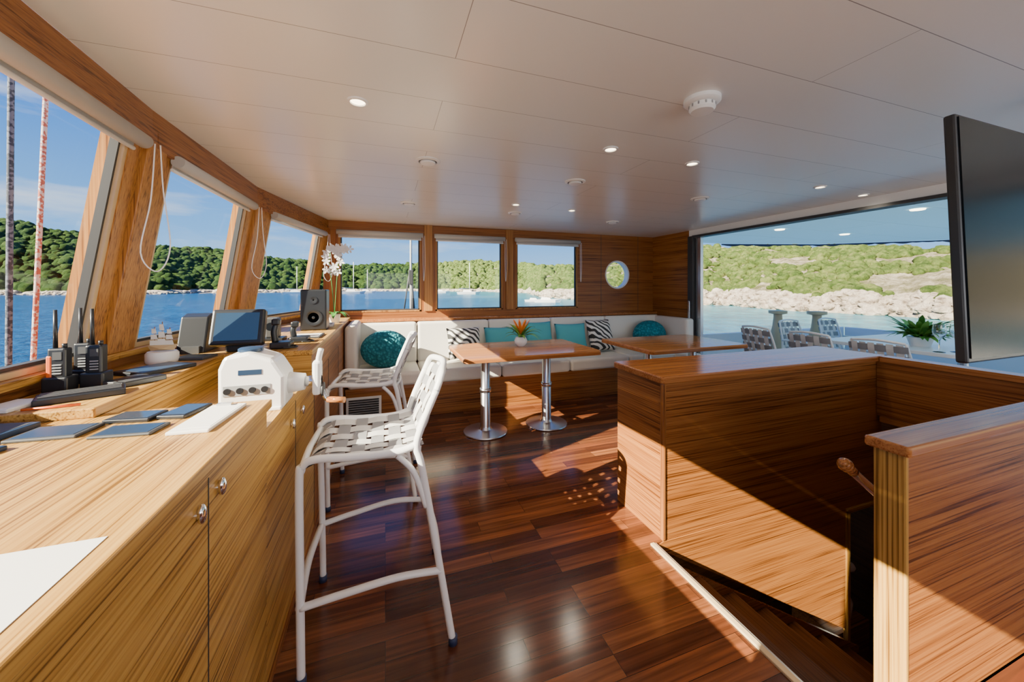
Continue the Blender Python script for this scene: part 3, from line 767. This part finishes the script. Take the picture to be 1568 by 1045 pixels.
# ------------------------------------------------------------------ yacht exterior
box('aft_deck',RX+.1,9.6,-3,5.25,-.12,-.02,'deckp')
box('bulwark_port',RX+.1,9.6,5.25,5.33,-.1,.57,'hull',bevel=.01); box('bulwark_stern',9.6,9.68,-3,5.24,-.1,.57,'hull',bevel=.01)
box('fore_deck',-4.6,-1.35,-2.5,5.3,-.5,-.37,'capy')
yh=empty('yacht_hull')
box('bottom',-4.6,9.6,-3,5.3,-2.6,-2.3,'hull',yh)
box('port_side',-4.6,9.6,5.34,5.4,-2.4,-.55,'hull',yh); box('starboard_side',-4.6,9.6,-3.1,-3.03,-2.4,-.55,'hull',yh)
rp=[(RX+.02,5.15),(5.9,5.15),(7.7,4.6),(9.0,3.5),(9.6,2.0),(9.6,-3),(RX+.02,-3)]
mesh('aft_awning',[(x,y,2.26) for x,y in rp],[tuple(range(7))],'awning')
aw=empty('awning_fringe')
pts=[(5.9,5.15),(7.7,4.6),(9.0,3.5),(9.6,2.0),(9.6,0)]
for i in range(4):
    (xa,ya),(xb,yb)=pts[i],pts[i+1]; n=40
    v=[];f=[]
    for k in range(n+1):
        t=k/n; x=xa+(xb-xa)*t; y=ya+(yb-ya)*t; v+=[(x,y,2.255),(x,y,2.235-.05*abs(noise.noise(Vector((x*4,y*4,0)))))]
    for k in range(n): f.append((2*k,2*k+1,2*k+3,2*k+2))
    mesh('cloth_%d'%i,v,f,'rubber',aw)
for x,y in ((5.2,3.6),(5.2,2.2),(6.6,3.6),(6.6,2.2),(5.9,1.2)):
    e=empty('deck_downlight')
    lathe('rim',[(.06,0),(.055,-.008),(.001,-.009)],(x,y,2.255),'lamp',e,24)
tb=empty('deck_table')
prism('top',rrect(5.15,7.4,1.9,3.1,.08),.76,.80,'whitegloss',tb,bevel=.006)
for x in (5.6,6.9): lathe('leg',[(.001,0),(.25,0),(.25,.02),(.05,.05),(.05,.78),(.001,.78)],(x,2.5,-.02),'steel',tb)
def deckchair(cx,cy,yaw):
    e=empty('deck_chair'); mt=Matrix.Translation((cx,cy,-.006))@Matrix.Rotation(R(yaw),4,'Z'); T=lambda p: mt@Vector(p)
    for s in (-1,1):
        tube('side',[T(p) for p in [(.24,s*.24,0),(.22,s*.24,.44),(0,s*.24,.45),(-.2,s*.24,.45),(-.24,s*.23,.7),(-.30,s*.2,.93)]],.013,'white',e,10)
        tube('rear_leg',[T(p) for p in [(-.28,s*.25,0),(-.2,s*.24,.44)]],.013,'white',e,10)
        tube('arm',[T(p) for p in [(.2,s*.25,.44),(.2,s*.27,.64),(-.22,s*.26,.66)]],.013,'white',e,10)
    tube('top',[T(p) for p in [(-.30,-.2,.93),(-.33,0,.95),(-.30,.2,.93)]],.013,'white',e,10)
    def seat(u,v): return T((u,v,.45-.015*(1-(v/.24)**2))), Vector((0,0,1))
    def back(u,v): return T((-.22-.09*u-.03*(1-(v/.24)**2),v,.47+.45*u)), (mt.to_3x3()@Vector((1,0,.2))).normalized()
    for i in range(6):
        vv=-.23+(i+.5)*.46/6
        band('s1_%d'%i,(-.2,vv),(.22,vv),(0,1),.055,6,i%2,'strapw',e,seat)
        band('s2_%d'%i,(-.2+(i+.5)*.07,-.24),(-.2+(i+.5)*.07,.24),(1,0),.05,6,(i+1)%2,'strapg',e,seat)
        vb=-.2+(i+.5)*.4/6
        band('b1_%d'%i,(0,vb),(1,vb),(0,1),.05,5,i%2,'strapw',e,back)
    for i in range(5):
        band('b2_%d'%i,(.1+.2*i,-.22),(.1+.2*i,.22),(1,0),.14,6,(i+1)%2,'strapg',e,back)
deckchair(4.82,3.40,-8); deckchair(4.80,2.80,0); deckchair(4.78,2.2,4)
deckchair(5.9,3.65,-90); deckchair(6.8,3.65,-90); deckchair(5.7,1.35,90); deckchair(6.6,1.35,90)
dp=empty('potted_fern')
lathe('pot',[(.001,0),(.08,0),(.11,.1),(.1,.1),(.001,.08)],(5.6,2.35,.80),'white',dp)
for k in range(110):
    a=random.uniform(0,6.28); leafblade('frond_%d'%k,(5.6+.03*math.cos(a),2.35+.03*math.sin(a),.88+random.uniform(0,.05)),(math.cos(a),math.sin(a)),random.uniform(.14,.32),.06,'leaf' if k%2 else 'leaf2',dp,random.uniform(.3,1.2),random.uniform(.3,.6),5)
wineglass=plain('clear_glass',(1,1,1),0.02); wineglass.node_tree.nodes['Principled BSDF'].inputs['Transmission Weight'].default_value=1
def glass(x,y,z,s=1):
    e=empty('wine_glass')
    lathe('glass',[(r*s,h*s) for r,h in [(.001,0),(.034,0),(.033,.003),(.005,.006),(.004,.09),(.01,.1),(.036,.135),(.04,.165),(.033,.215),(.032,.215),(.038,.165),(.034,.137),(.001,.104)]],(x,y,z),wineglass,e,24,caps=False)
glass(5.24,2.06,.80,1.3); glass(5.4,2.0,.80,1.3)
for u,(x,y) in enumerate(((7.1,4.95),(7.55,4.55))):
    e=empty('deck_bollard')
    lathe('post',[(.001,0),(.12,0),(.12,.6),(.09,.72),(.07,.9),(.07,.95),(.15,.97),(.15,1.02),(.001,1.03)],(x,y,-.02),'sash',e,24)
def ropemat(name,c1,c2,s):
    m,nt,b=new_mat(name); tc=nt.nodes.new('ShaderNodeTexCoord'); v_=nt.nodes.new('ShaderNodeTexVoronoi'); v_.inputs['Scale'].default_value=s
    nt.links.new(tc.outputs['Object'],v_.inputs['Vector']); sp2=nt.nodes.new('ShaderNodeSeparateColor'); nt.links.new(v_.outputs['Color'],sp2.inputs[0])
    r=ramp(nt,[(.45,c1),(.5,c2)]); nt.links.new(sp2.outputs[0],r.inputs[0]); nt.links.new(r.outputs[0],b.inputs['Base Color']); b.inputs['Roughness'].default_value=.8
    return m
M['rope1']=ropemat('rope_dark',(.03,.04,.06),(.12,.14,.18),60); M['rope2']=ropemat('rope_red_white',(.42,.12,.08),(.6,.5,.45),75)
e=empty('rigging_rope'); tube('rope',[(-2.45,3.5,-.35),(-2.40,3.47,4.2)],.016,'rope1',e,10,n=12)
e=empty('rigging_rope'); tube('rope',[(-2.33,3.45,-.35),(-2.12,3.37,4.2)],.014,'rope2',e,10,n=12)
dv=empty('davit_mast')
cyl('mast',(.42,6.6,-2),(.42,6.6,3.6),.02,'grey',dv); cyl('strut',(.42,6.6,1.9),(.30,6.6,1.0),.012,'darkgrey',dv)
box('block',.38,.46,6.56,6.64,1.5,1.75,'darkgrey',dv,bevel=.01); cyl('furl',(.47,6.6,.9),(.43,6.6,1.6),.035,'darkgrey',dv,12,.02)

# ------------------------------------------------------------------ sea, shore
def seamat():
    m,nt,b=new_mat('sea_water'); tc=nt.nodes.new('ShaderNodeTexCoord')
    sx=nt.nodes.new('ShaderNodeSeparateXYZ'); nt.links.new(tc.outputs['Object'],sx.inputs[0])
    mr=nt.nodes.new('ShaderNodeMapRange'); mr.inputs[1].default_value=0; mr.inputs[2].default_value=50
    nt.links.new(sx.outputs['X'],mr.inputs[0])
    n0=nt.nodes.new('ShaderNodeTexNoise'); n0.inputs['Scale'].default_value=.35; n0.inputs['Detail'].default_value=6; n0.inputs['Roughness'].default_value=.7
    nt.links.new(tc.outputs['Object'],n0.inputs['Vector'])
    r=ramp(nt,[(0,(.002,.050,.17)),(.5,(.005,.09,.20)),(1,(.022,.17,.24))]); nt.links.new(mr.outputs[0],r.inputs[0])
    r2=ramp(nt,[(.35,(.45,.5,.55)),(.65,(1.7,1.6,1.4))]); nt.links.new(n0.outputs['Fac'],r2.inputs[0])
    mu=nt.nodes.new('ShaderNodeMix'); mu.data_type='RGBA'; mu.blend_type='MULTIPLY'; mu.inputs[0].default_value=1
    nt.links.new(r.outputs[0],mu.inputs[6]); nt.links.new(r2.outputs[0],mu.inputs[7]); nt.links.new(mu.outputs[2],b.inputs['Base Color'])
    n=nt.nodes.new('ShaderNodeTexNoise'); n.inputs['Scale'].default_value=1.6; n.inputs['Detail'].default_value=6
    nt.links.new(tc.outputs['Object'],n.inputs['Vector'])
    bp=nt.nodes.new('ShaderNodeBump'); bp.inputs['Strength'].default_value=1; bp.inputs['Distance'].default_value=.5
    nt.links.new(n.outputs['Fac'],bp.inputs['Height']); nt.links.new(bp.outputs[0],b.inputs['Normal'])
    b.inputs['Roughness'].default_value=.2; b.inputs['Specular IOR Level'].default_value=.2
    return m
M['sea']=seamat()
WZ=-2.2
mesh('sea_water',[(-3000,-3000,WZ),(3000,-3000,WZ),(3000,3000,WZ),(-3000,3000,WZ)],[(0,1,2,3)],'sea')
def landmat(name,kind):
    m,nt,b=new_mat(name); tc=nt.nodes.new('ShaderNodeTexCoord')
    sx=nt.nodes.new('ShaderNodeSeparateXYZ'); nt.links.new(tc.outputs['Object'],sx.inputs[0])
    def mixc(fac,a,bb):
        mu=nt.nodes.new('ShaderNodeMix'); mu.data_type='RGBA'; nt.links.new(fac,mu.inputs[0]); nt.links.new(a,mu.inputs[6]); nt.links.new(bb,mu.inputs[7]); return mu.outputs[2]
    def nz(s,d=8,rg=.7):
        n=nt.nodes.new('ShaderNodeTexNoise'); n.inputs['Scale'].default_value=s; n.inputs['Detail'].default_value=d; n.inputs['Roughness'].default_value=rg
        nt.links.new(tc.outputs['Object'],n.inputs['Vector']); return n
    nf=nz(.12,6); nn=nz(.5,8,.75)
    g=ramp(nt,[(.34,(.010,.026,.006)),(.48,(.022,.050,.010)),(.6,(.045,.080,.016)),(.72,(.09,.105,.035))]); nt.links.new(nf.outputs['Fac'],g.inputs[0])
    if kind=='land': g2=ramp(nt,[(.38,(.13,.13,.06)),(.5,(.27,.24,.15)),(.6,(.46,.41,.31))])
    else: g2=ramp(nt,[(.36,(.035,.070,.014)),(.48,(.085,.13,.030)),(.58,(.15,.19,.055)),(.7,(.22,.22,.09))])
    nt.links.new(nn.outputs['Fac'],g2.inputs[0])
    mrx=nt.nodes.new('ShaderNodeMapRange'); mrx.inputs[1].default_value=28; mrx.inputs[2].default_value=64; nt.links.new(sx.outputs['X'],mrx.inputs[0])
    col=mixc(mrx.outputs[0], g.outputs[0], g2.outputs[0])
    n2=nz(.8,10,.75)
    if kind!='bush':
        rk=ramp(nt,[(.36,(.16,.125,.095)),(.46,(.46,.39,.31)),(.6,(.66,.59,.50))]); nt.links.new(n2.outputs['Fac'],rk.inputs[0])
        if kind=='rock': col=rk.outputs[0]
        else:
            ma=nt.nodes.new('ShaderNodeMath'); ma.operation='MULTIPLY_ADD'; ma.inputs[1].default_value=-3.2; nt.links.new(n2.outputs['Fac'],ma.inputs[0]); nt.links.new(sx.outputs['Z'],ma.inputs[2])
            mr=nt.nodes.new('ShaderNodeMapRange'); mr.inputs[1].default_value=-1.7; mr.inputs[2].default_value=-1.3; nt.links.new(ma.outputs[0],mr.inputs[0])
            col=mixc(mr.outputs[0],rk.outputs[0],col)
    nt.links.new(col,b.inputs['Base Color']); b.inputs['Roughness'].default_value=.95; b.inputs['Specular IOR Level'].default_value=.1
    bp=nt.nodes.new('ShaderNodeBump'); bp.inputs['Strength'].default_value=1; bp.inputs['Distance'].default_value=1.0
    nt.links.new(n2.outputs['Fac'],bp.inputs['Height']); nt.links.new(bp.outputs[0],b.inputs['Normal'])
    return m
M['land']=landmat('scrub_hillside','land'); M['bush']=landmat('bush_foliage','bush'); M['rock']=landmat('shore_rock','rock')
tab=[(-95,420,.06),(-60,330,.10),(-35.4,293,.094),(-31.6,268,.085),(-25.3,262,.070),(-19,290,.071),(-13,300,.058),(-4.4,360,.047),(4.7,350,.053),(14.6,300,.061),(21,230,.056),(24,130,.048),(29.4,108,.050),(35,92,.070),(46,86,.086),(58.9,70,.075),(69.2,63,.064),(85,68,.08),(110,95,.08),(140,150,.03)]
def lut(a,k):
    for i in range(len(tab)-1):
        if tab[i][0]<=a<=tab[i+1][0]:
            t=(a-tab[i][0])/(tab[i+1][0]-tab[i][0]); t=t*t*(3-2*t)
            return tab[i][k]+(tab[i+1][k]-tab[i][k])*t
    return tab[-1][k]
def terrain(a,t):
    r0=lut(a,1); e0=lut(a,2); fr=80/max(80,r0)
    r0*=1+.05*noise.noise(Vector((a*.25,0,3)))+.02*noise.noise(Vector((a*1.3,5,3)))
    r=r0*(1+t); x=r*math.sin(R(a)); y=r*math.cos(R(a))
    ridge=e0*r0*1.9+1.45-WZ
    if t<0: h=-1.5
    elif t<.05: h=2.4*(t/.05)**.7
    else:
        s=(t-.05)/.85; h=2.4+(ridge-2.4)*(max(0,math.sin(min(1,s)*math.pi/2))**1.15)
    if t>=0:
        h+=noise.fractal(Vector((x*.02,y*.02,1)),1,2,4)*min(t,.5)*ridge*.22
        bush=noise.noise(Vector((x*.28*fr,y*.28*fr,0)))+.6*noise.noise(Vector((x*.6*fr,y*.6*fr,7)))
        h+= bush*(.6 if t<.06 else .6/fr**.6)
    return Vector((x,y,WZ+h)),fr
NA=900; rows=[-.06,0,.012,.025,.04,.055,.07,.085,.1,.115,.13,.145]+[.16+.018*i for i in range(48)]
v=[];f=[]
for i in range(NA+1):
    for t in rows: v.append(terrain(-95+235*i/NA,t)[0])
m=len(rows)
for i in range(NA):
    for j in range(m-1): f.append((i*m+j,i*m+j+1,(i+1)*m+j+1,(i+1)*m+j))
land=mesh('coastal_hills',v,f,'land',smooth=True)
# shrubs / pines covering the slopes and boulders along the shore, merged meshes
bm=bmesh.new(); bmesh.ops.create_icosphere(bm,subdivisions=2,radius=1); bm.verts.ensure_lookup_table()
iv0=[vv_.co.copy() for vv_ in bm.verts]; if0=[tuple(x.index for x in p.verts) for p in bm.faces]; bm.free()
variants=[[c*(1+.42*noise.noise(c*2.4+Vector((k*9,0,0)))) for c in iv0] for k in range(8)]
rb=random.Random(11)
def plant(v,f,a,t,rad,hz,sink=.15):
    p,fr=terrain(a,t); b0=len(v); vr=variants[rb.randrange(8)]
    an=rb.random()*6.28; ca,sa=math.cos(an),math.sin(an)
    for c in vr: v.append((p.x+(c.x*ca-c.y*sa)*rad,p.y+(c.x*sa+c.y*ca)*rad,p.z+c.z*rad*hz+rad*sink))
    for q_ in if0: f.append((b0+q_[0],b0+q_[1],b0+q_[2]))
def merged(name,v,f,mat,smooth=True):
    me=bpy.data.meshes.new(name); me.from_pydata(v,[],f); me.materials.append(M[mat]); o=obj(name,me,land)
    if smooth: me.polygons.foreach_set('use_smooth',[True]*len(me.polygons))
v=[];f=[]
for k in range(7000):
    t=.06+.83*rb.random()**1.2; a=rb.uniform(20,80)
    p,_=terrain(a,t)
    if noise.noise(Vector((p.x*.09,p.y*.09,4)))+.5*noise.noise(Vector((p.x*.3,p.y*.3,8))) < -.12: continue
    plant(v,f,a,t,rb.uniform(.28,.95)*(1+.5*t)*lut(a,1)/72,rb.uniform(.7,1.0))
for k in range(5600):
    t=.045+.83*rb.random()**1.1; a=rb.uniform(-42,24)
    plant(v,f,a,t,rb.uniform(1.5,4.0)*lut(a,1)/300,rb.uniform(.8,1.2))
merged('shrubs',v,f,'bush')
v=[];f=[]
for k in range(1500):
    a=rb.uniform(22,80); plant(v,f,a,rb.uniform(-.004,.062),rb.uniform(.25,.95)*lut(a,1)/72,rb.uniform(.5,.8),0)
for k in range(700):
    a=rb.uniform(-42,22); plant(v,f,a,rb.uniform(-.001,.02),rb.uniform(.6,1.8),rb.uniform(.4,.7),0)
merged('boulders',v,f,'rock',False)
def sailboat(al,r,L,name='sailboat',mast=True):
    e=empty(name); c=Vector((r*math.sin(R(al)),r*math.cos(R(al)),WZ)); s=Vector((math.cos(R(al)),-math.sin(R(al)),0)); w=Vector((s.y,-s.x,0))
    P=lambda a,b,z: c+s*a*L+w*b*L+Vector((0,0,z*L))
    mesh('hull',[P(-.5,-.12,.1),P(.3,-.13,.1),P(.55,0,.13),P(.3,.13,.1),P(-.5,.12,.1),P(-.45,-.08,-.02),P(.3,-.08,-.02),P(.45,0,-.02),P(.3,.08,-.02),P(-.45,.08,-.02)],[(0,1,2,3,4),(5,6,7,8,9)]+[(i,(i+1)%5,5+(i+1)%5,5+i) for i in range(5)],'white',e)
    mesh('cabin',[P(-.25,-.07,.1),P(.15,-.07,.1),P(.15,.07,.1),P(-.25,.07,.1),P(-.2,-.05,.2),P(.08,-.05,.18),P(.08,.05,.18),P(-.2,.05,.2)],BF,'whitegloss',e)
    if mast:
        cyl('mast',P(.05,0,.1),P(.05,0,1.35),.013*L,'white',e,8); cyl('boom',P(.05,0,.25),P(-.4,0,.25),.016*L,'bluebook',e,8)
sailboat(12.3,190,12); sailboat(-4.5,220,13); sailboat(-2.6,250,11); sailboat(24.6,88,6.5,'motorboat',False); sailboat(22.6,92,5,'motorboat',False); sailboat(-11.5,230,11); sailboat(8,230,11,'motorboat',False)

# ------------------------------------------------------------------ world / lights
w=bpy.data.worlds.new('sky'); scene.world=w; w.use_nodes=True; nt=w.node_tree; bg=nt.nodes['Background']
tc=nt.nodes.new('ShaderNodeTexCoord'); sx=nt.nodes.new('ShaderNodeSeparateXYZ'); nt.links.new(tc.outputs['Generated'],sx.inputs[0])
r=ramp(nt,[(0.0,(.40,.66,.98)),(.12,(.17,.45,.90)),(.35,(.035,.20,.70)),(1.0,(.02,.12,.50))]); nt.links.new(sx.outputs['Z'],r.inputs[0])
mp=nt.nodes.new('ShaderNodeMapping'); mp.inputs['Scale'].default_value=(1.2,1.2,7); nt.links.new(tc.outputs['Generated'],mp.inputs[0])
n=nt.nodes.new('ShaderNodeTexNoise'); n.inputs['Scale'].default_value=2.2; n.inputs['Detail'].default_value=7; n.inputs['Roughness'].default_value=.55; nt.links.new(mp.outputs[0],n.inputs['Vector'])
cr=ramp(nt,[(.52,(0,0,0)),(.78,(.8,.8,.8))]); nt.links.new(n.outputs['Fac'],cr.inputs[0])
mx=nt.nodes.new('ShaderNodeMix'); mx.data_type='RGBA'; nt.links.new(cr.outputs[0],mx.inputs[0]); nt.links.new(r.outputs[0],mx.inputs[6]); mx.inputs[7].default_value=(.85,.9,.97,1)
nt.links.new(mx.outputs[2],bg.inputs[0]); bg.inputs[1].default_value=1.6
sd_=bpy.data.lights.new('sun','SUN'); sd_.energy=35; sd_.angle=R(.35); sd_.color=(1,.88,.66)
so=bpy.data.objects.new('sun',sd_); COL.objects.link(so); so.rotation_euler=Vector((1,.38,-.61)).to_track_quat('-Z','Y').to_euler(); so.location=(-10,-4,8)
for i,(x,y) in enumerate(dl):
    l=bpy.data.lights.new('downlight_lamp','SPOT'); l.energy=16; l.spot_size=R(150); l.spot_blend=1; l.color=(1,.88,.70); l.shadow_soft_size=.04
    o=bpy.data.objects.new('downlight_lamp',l); COL.objects.link(o); o.location=(x,y,CZ-.03)
# added fill lamp behind the camera, tilted up to brighten ceiling and cabin
l=bpy.data.lights.new('starboard_fill','AREA'); l.shape='RECTANGLE'; l.size=4.6; l.size_y=1.1; l.energy=88; l.color=(1,.97,.93)
o=bpy.data.objects.new('starboard_fill',l); COL.objects.link(o); o.location=(1.7,-2.45,1.5); o.rotation_euler=(R(130),0,0)

cam=bpy.data.cameras.new('camera'); co=bpy.data.objects.new('camera',cam); COL.objects.link(co); scene.camera=co
cam.sensor_width=36; cam.lens=12.857; cam.shift_y=-.0526; cam.clip_start=.02; cam.clip_end=5000
co.location=(0,0,1.45); co.rotation_euler=(R(90),0,R(-19.1))
